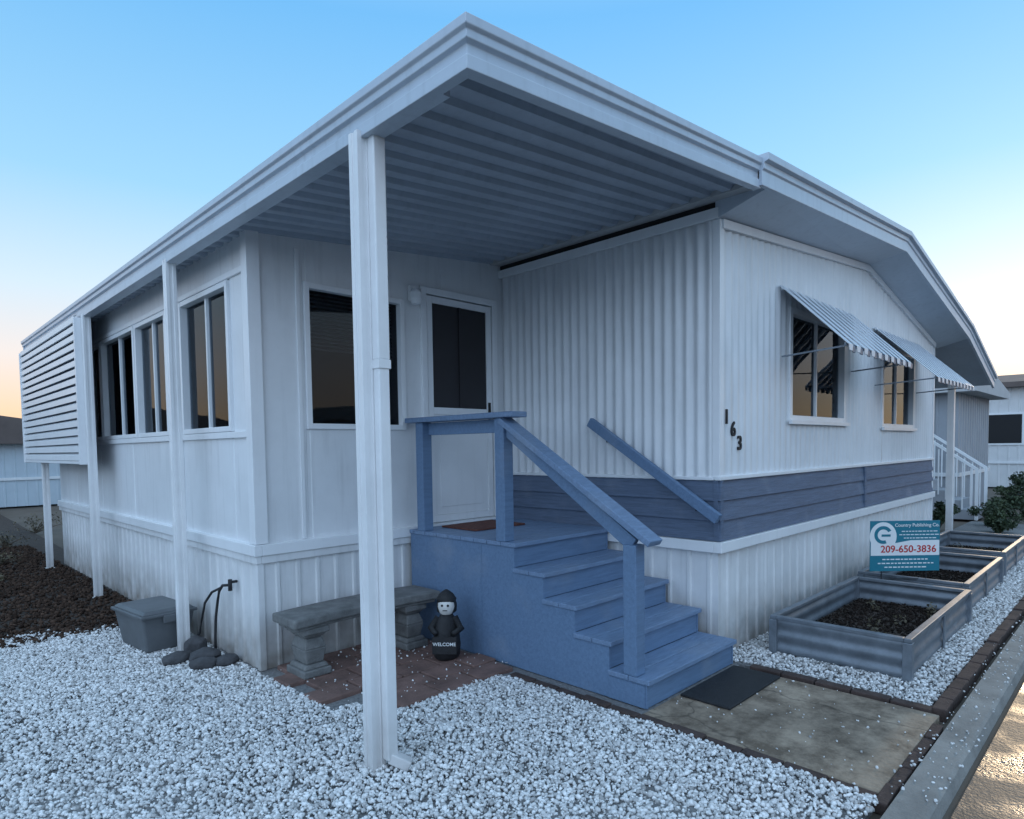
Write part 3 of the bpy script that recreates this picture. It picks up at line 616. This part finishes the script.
m.tube([(1.78,4.62,.57),(1.83,4.62,.57)],.010);m.build('hose_pipe',BLACK,None,0,True)
# ================================================================= NEIGHBOURS
def nhome(name,x0,x1,y0,y1,h,wall,roof,ridge=.5,win=True):
    e=E(name)
    for nn_,o,du,n,L in (('a',(x0,y0),(1,0),(0,-1),x1-x0),('b',(x0,y1),(0,-1),(-1,0),y1-y0),('c',(x0,y1),(1,0),(0,1),x1-x0),('d',(x1,y0),(0,1),(1,0),y1-y0)):
        ribwall(o,du,n,L,0,h,.25,.015,kind='trap').build('wall_'+nn_,wall,e)
    m=M();xm=(x0+x1)/2;o=.35
    m.add([(x0-o,y0-o,h),(xm,y0-o,h+ridge),(x1+o,y0-o,h),(x0-o,y1+o,h),(xm,y1+o,h+ridge),(x1+o,y1+o,h),(x0-o,y0-o,h-.16),(x1+o,y0-o,h-.16),(x0-o,y1+o,h-.16),(x1+o,y1+o,h-.16)],[(0,1,4,3),(1,2,5,4),(0,1,2,7,6),(3,4,5,9,8),(0,3,8,6),(2,5,9,7),(6,7,9,8)]);m.build('roof',roof,e)
    if win:
      for k,(t) in enumerate((.18,.5,.8)):
        L=x1-x0;xx=x0+t*L-.6
        for yy,s in((y0,-1),(y1,1)):
            w=M();w.box(xx,xx+1.2,yy+s*.03-.015,yy+s*.03+.015,1.4,2.3);w.build('glass_%d'%k,DARK,e)
            w=M();w.box(xx-.06,xx+1.26,yy+s*.02-.015,yy+s*.02+.015,1.34,2.36);w.build('window_surround_%d'%k,TRIM,e)
        L=y1-y0;yy=y0+t*L-.6
        if win==2: yy-=1.0
        for xw,s in((x0,-1),(x1,1)):
            w=M();w.box(xw+s*.03-.015,xw+s*.03+.015,yy,yy+1.2,1.4,2.3);w.build('glass_s%d'%k,DARK,e)
            w=M();w.box(xw+s*.02-.015,xw+s*.02+.015,yy-.06,yy+1.26,1.34,2.36);w.build('window_surround_s%d'%k,TRIM,e)
    m=M()
    for a in((x0-.05,x1+.05,y0-.04,y0-.016,.75,.83),(x0-.04,x0-.016,y0-.01,y1,.75,.83)): m.box(*a)
    m.build('belt',TRIM,e);return e
nhome('neighbour_home',16.0,19.4,2.9,16,2.65,GREY,ROOF,.3,False)
ns=E('neighbour_steps');m=M()
for i in range(4): m.box(14.7,15.6,2.35+i*.26,3.5,i*.18+.001,(i+1)*.18)
m.build('treads',GREY,ns)
m=M()
for x in(14.68,15.6):
    m.beam((x,2.35,.95),(x,3.3,1.65),.05,.05);m.box(x-.025,x+.025,2.33,2.38,0,.95);m.box(x-.025,x+.025,3.3,3.35,.7,1.65)
    for k in range(7): y=2.45+k*.13;m.box(x-.01,x+.01,y-.01,y+.01,.1+k*.09,.98+k*.09)
m.box(14.66,14.70,3.35,5.0,1.6,1.65)
for k in range(10): m.box(14.67,14.69,3.5+k*.14,3.52+k*.14,.7,1.6)
m.build('railing',TRIM,ns)
nhome('neighbour_home.001',25.5,32,2.05,16,3.3,CREAM,BROWN,.5,2)
nhome('neighbour_home.002',-9,6.5,23,30,1.95,PBLUE,BROWN,ridge=1.2,win=False)
nhome('neighbour_home.003',-14,-6,9,20,2.8,CREAM,ROOF)
for i,(a,b) in enumerate(((-22,-14),(-11,-4),(-1,6),(10,17),(21,28))): nhome('neighbour_home.%03d'%(4+i),a,b,-26,-14,2.7,[CREAM,GREY,PBLUE,CREAM,GREY][i],ROOF)
for i,(x,y,h) in enumerate(((-2.5,-13,6),(8,-14,7),(19,-13,7),(-17,5,6))): tree(x,y,h,'shade_tree'+('.%03d'%i if i else ''))
m=M();n=120;vs=[];fs=[]
for k in range(n+1):
    a=2*math.pi*k/n;r=380;h=3+2.2*math.sin(a*5)+1.5*math.sin(a*13+1)+1*math.sin(a*29)
    vs+=[(r*math.cos(a),r*math.sin(a),-1),(r*math.cos(a),r*math.sin(a),max(1.5,h))]
for k in range(n): fs.append((2*k,2*k+2,2*k+3,2*k+1))
m.add(vs,fs);m.build('hills',paint('hill_haze',(.14,.16,.20),.95,.2,.02,0),None)
# ================================================================= LIGHT
w=bpy.data.worlds.new('World');sc.world=w;w.use_nodes=True;N=w.node_tree.nodes;L=w.node_tree.links
bg=N['Background'];out=N['World Output']
sky=N.new('ShaderNodeTexSky');sky.sky_type='NISHITA';sky.sun_disc=False;sky.sun_elevation=math.radians(11);sky.sun_rotation=math.radians(85);sky.ozone_density=3;sky.air_density=1;sky.dust_density=.3
L.new(sky.outputs['Color'],bg.inputs['Color']);bg.inputs['Strength'].default_value=.03
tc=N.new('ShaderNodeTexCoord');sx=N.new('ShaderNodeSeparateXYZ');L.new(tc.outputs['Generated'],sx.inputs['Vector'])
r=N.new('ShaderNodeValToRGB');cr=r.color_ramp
cols=[(0,(1.0,.55,.30)),(.05,(1.0,.68,.44)),(.12,(.92,.80,.74)),(.21,(.68,.82,.92)),(.34,(.35,.67,.93)),(.54,(.17,.50,.90)),(.75,(.42,.68,1.0)),(1,(.55,.78,1.0))]  # top stops brightened above the frame, added as overhead fill for the walls
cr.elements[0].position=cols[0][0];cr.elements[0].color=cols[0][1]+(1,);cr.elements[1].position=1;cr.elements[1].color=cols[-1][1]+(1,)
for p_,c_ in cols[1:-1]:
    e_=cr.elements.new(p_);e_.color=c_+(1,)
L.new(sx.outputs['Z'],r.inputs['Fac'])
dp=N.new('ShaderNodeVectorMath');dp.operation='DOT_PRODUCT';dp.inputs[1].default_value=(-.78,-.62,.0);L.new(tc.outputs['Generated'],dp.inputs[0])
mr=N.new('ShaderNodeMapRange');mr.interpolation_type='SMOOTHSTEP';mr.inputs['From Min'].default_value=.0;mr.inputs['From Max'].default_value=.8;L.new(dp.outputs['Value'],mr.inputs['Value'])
mx=N.new('ShaderNodeMixRGB');mx.inputs['Color2'].default_value=(.98,1.32,1.80,1);L.new(mr.outputs['Result'],mx.inputs['Fac']);L.new(r.outputs['Color'],mx.inputs['Color1'])  # added bright sky behind the camera, an unseen fill for the house walls
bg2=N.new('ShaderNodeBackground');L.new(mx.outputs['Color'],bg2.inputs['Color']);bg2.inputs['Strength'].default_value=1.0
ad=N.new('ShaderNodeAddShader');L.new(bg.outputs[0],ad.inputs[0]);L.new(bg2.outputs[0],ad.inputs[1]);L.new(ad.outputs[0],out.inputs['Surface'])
sl=bpy.data.lights.new('sun','SUN');sl.energy=.6;sl.angle=math.radians(3);sl.color=(1,.72,.42);so=bpy.data.objects.new('sun',sl);sc.collection.objects.link(so)
az=math.radians(5);el=math.radians(11);sd_=Vector((math.cos(az)*math.cos(el),math.sin(az)*math.cos(el),math.sin(el)));so.rotation_euler=sd_.to_track_quat('Z','Y').to_euler()
sc.view_settings.view_transform='Standard';sc.view_settings.look='None';sc.view_settings.exposure=0
# ================================================================= CAMERA
yaw=math.radians(44.988);pi_=math.radians(2.775);ro=math.radians(-.812)
F=Vector((math.cos(yaw),math.sin(yaw),0));R=Vector((math.sin(yaw),-math.cos(yaw),0));U=Vector((0,0,1))
F2=F*math.cos(pi_)-U*math.sin(pi_);U2=U*math.cos(pi_)+F*math.sin(pi_)
R3=R*math.cos(ro)+U2*math.sin(ro);U3=U2*math.cos(ro)-R*math.sin(ro)
cam=bpy.data.cameras.new('camera');co=bpy.data.objects.new('camera',cam);sc.collection.objects.link(co)
mm=Matrix((R3,U3,-F2)).transposed().to_4x4();mm.translation=Vector((0,0,1.5));co.matrix_world=mm
cam.sensor_width=36;cam.lens=643.938*36/1024;cam.shift_y=68.627/1024;cam.clip_end=2000;cam.clip_start=.05
sc.camera=co
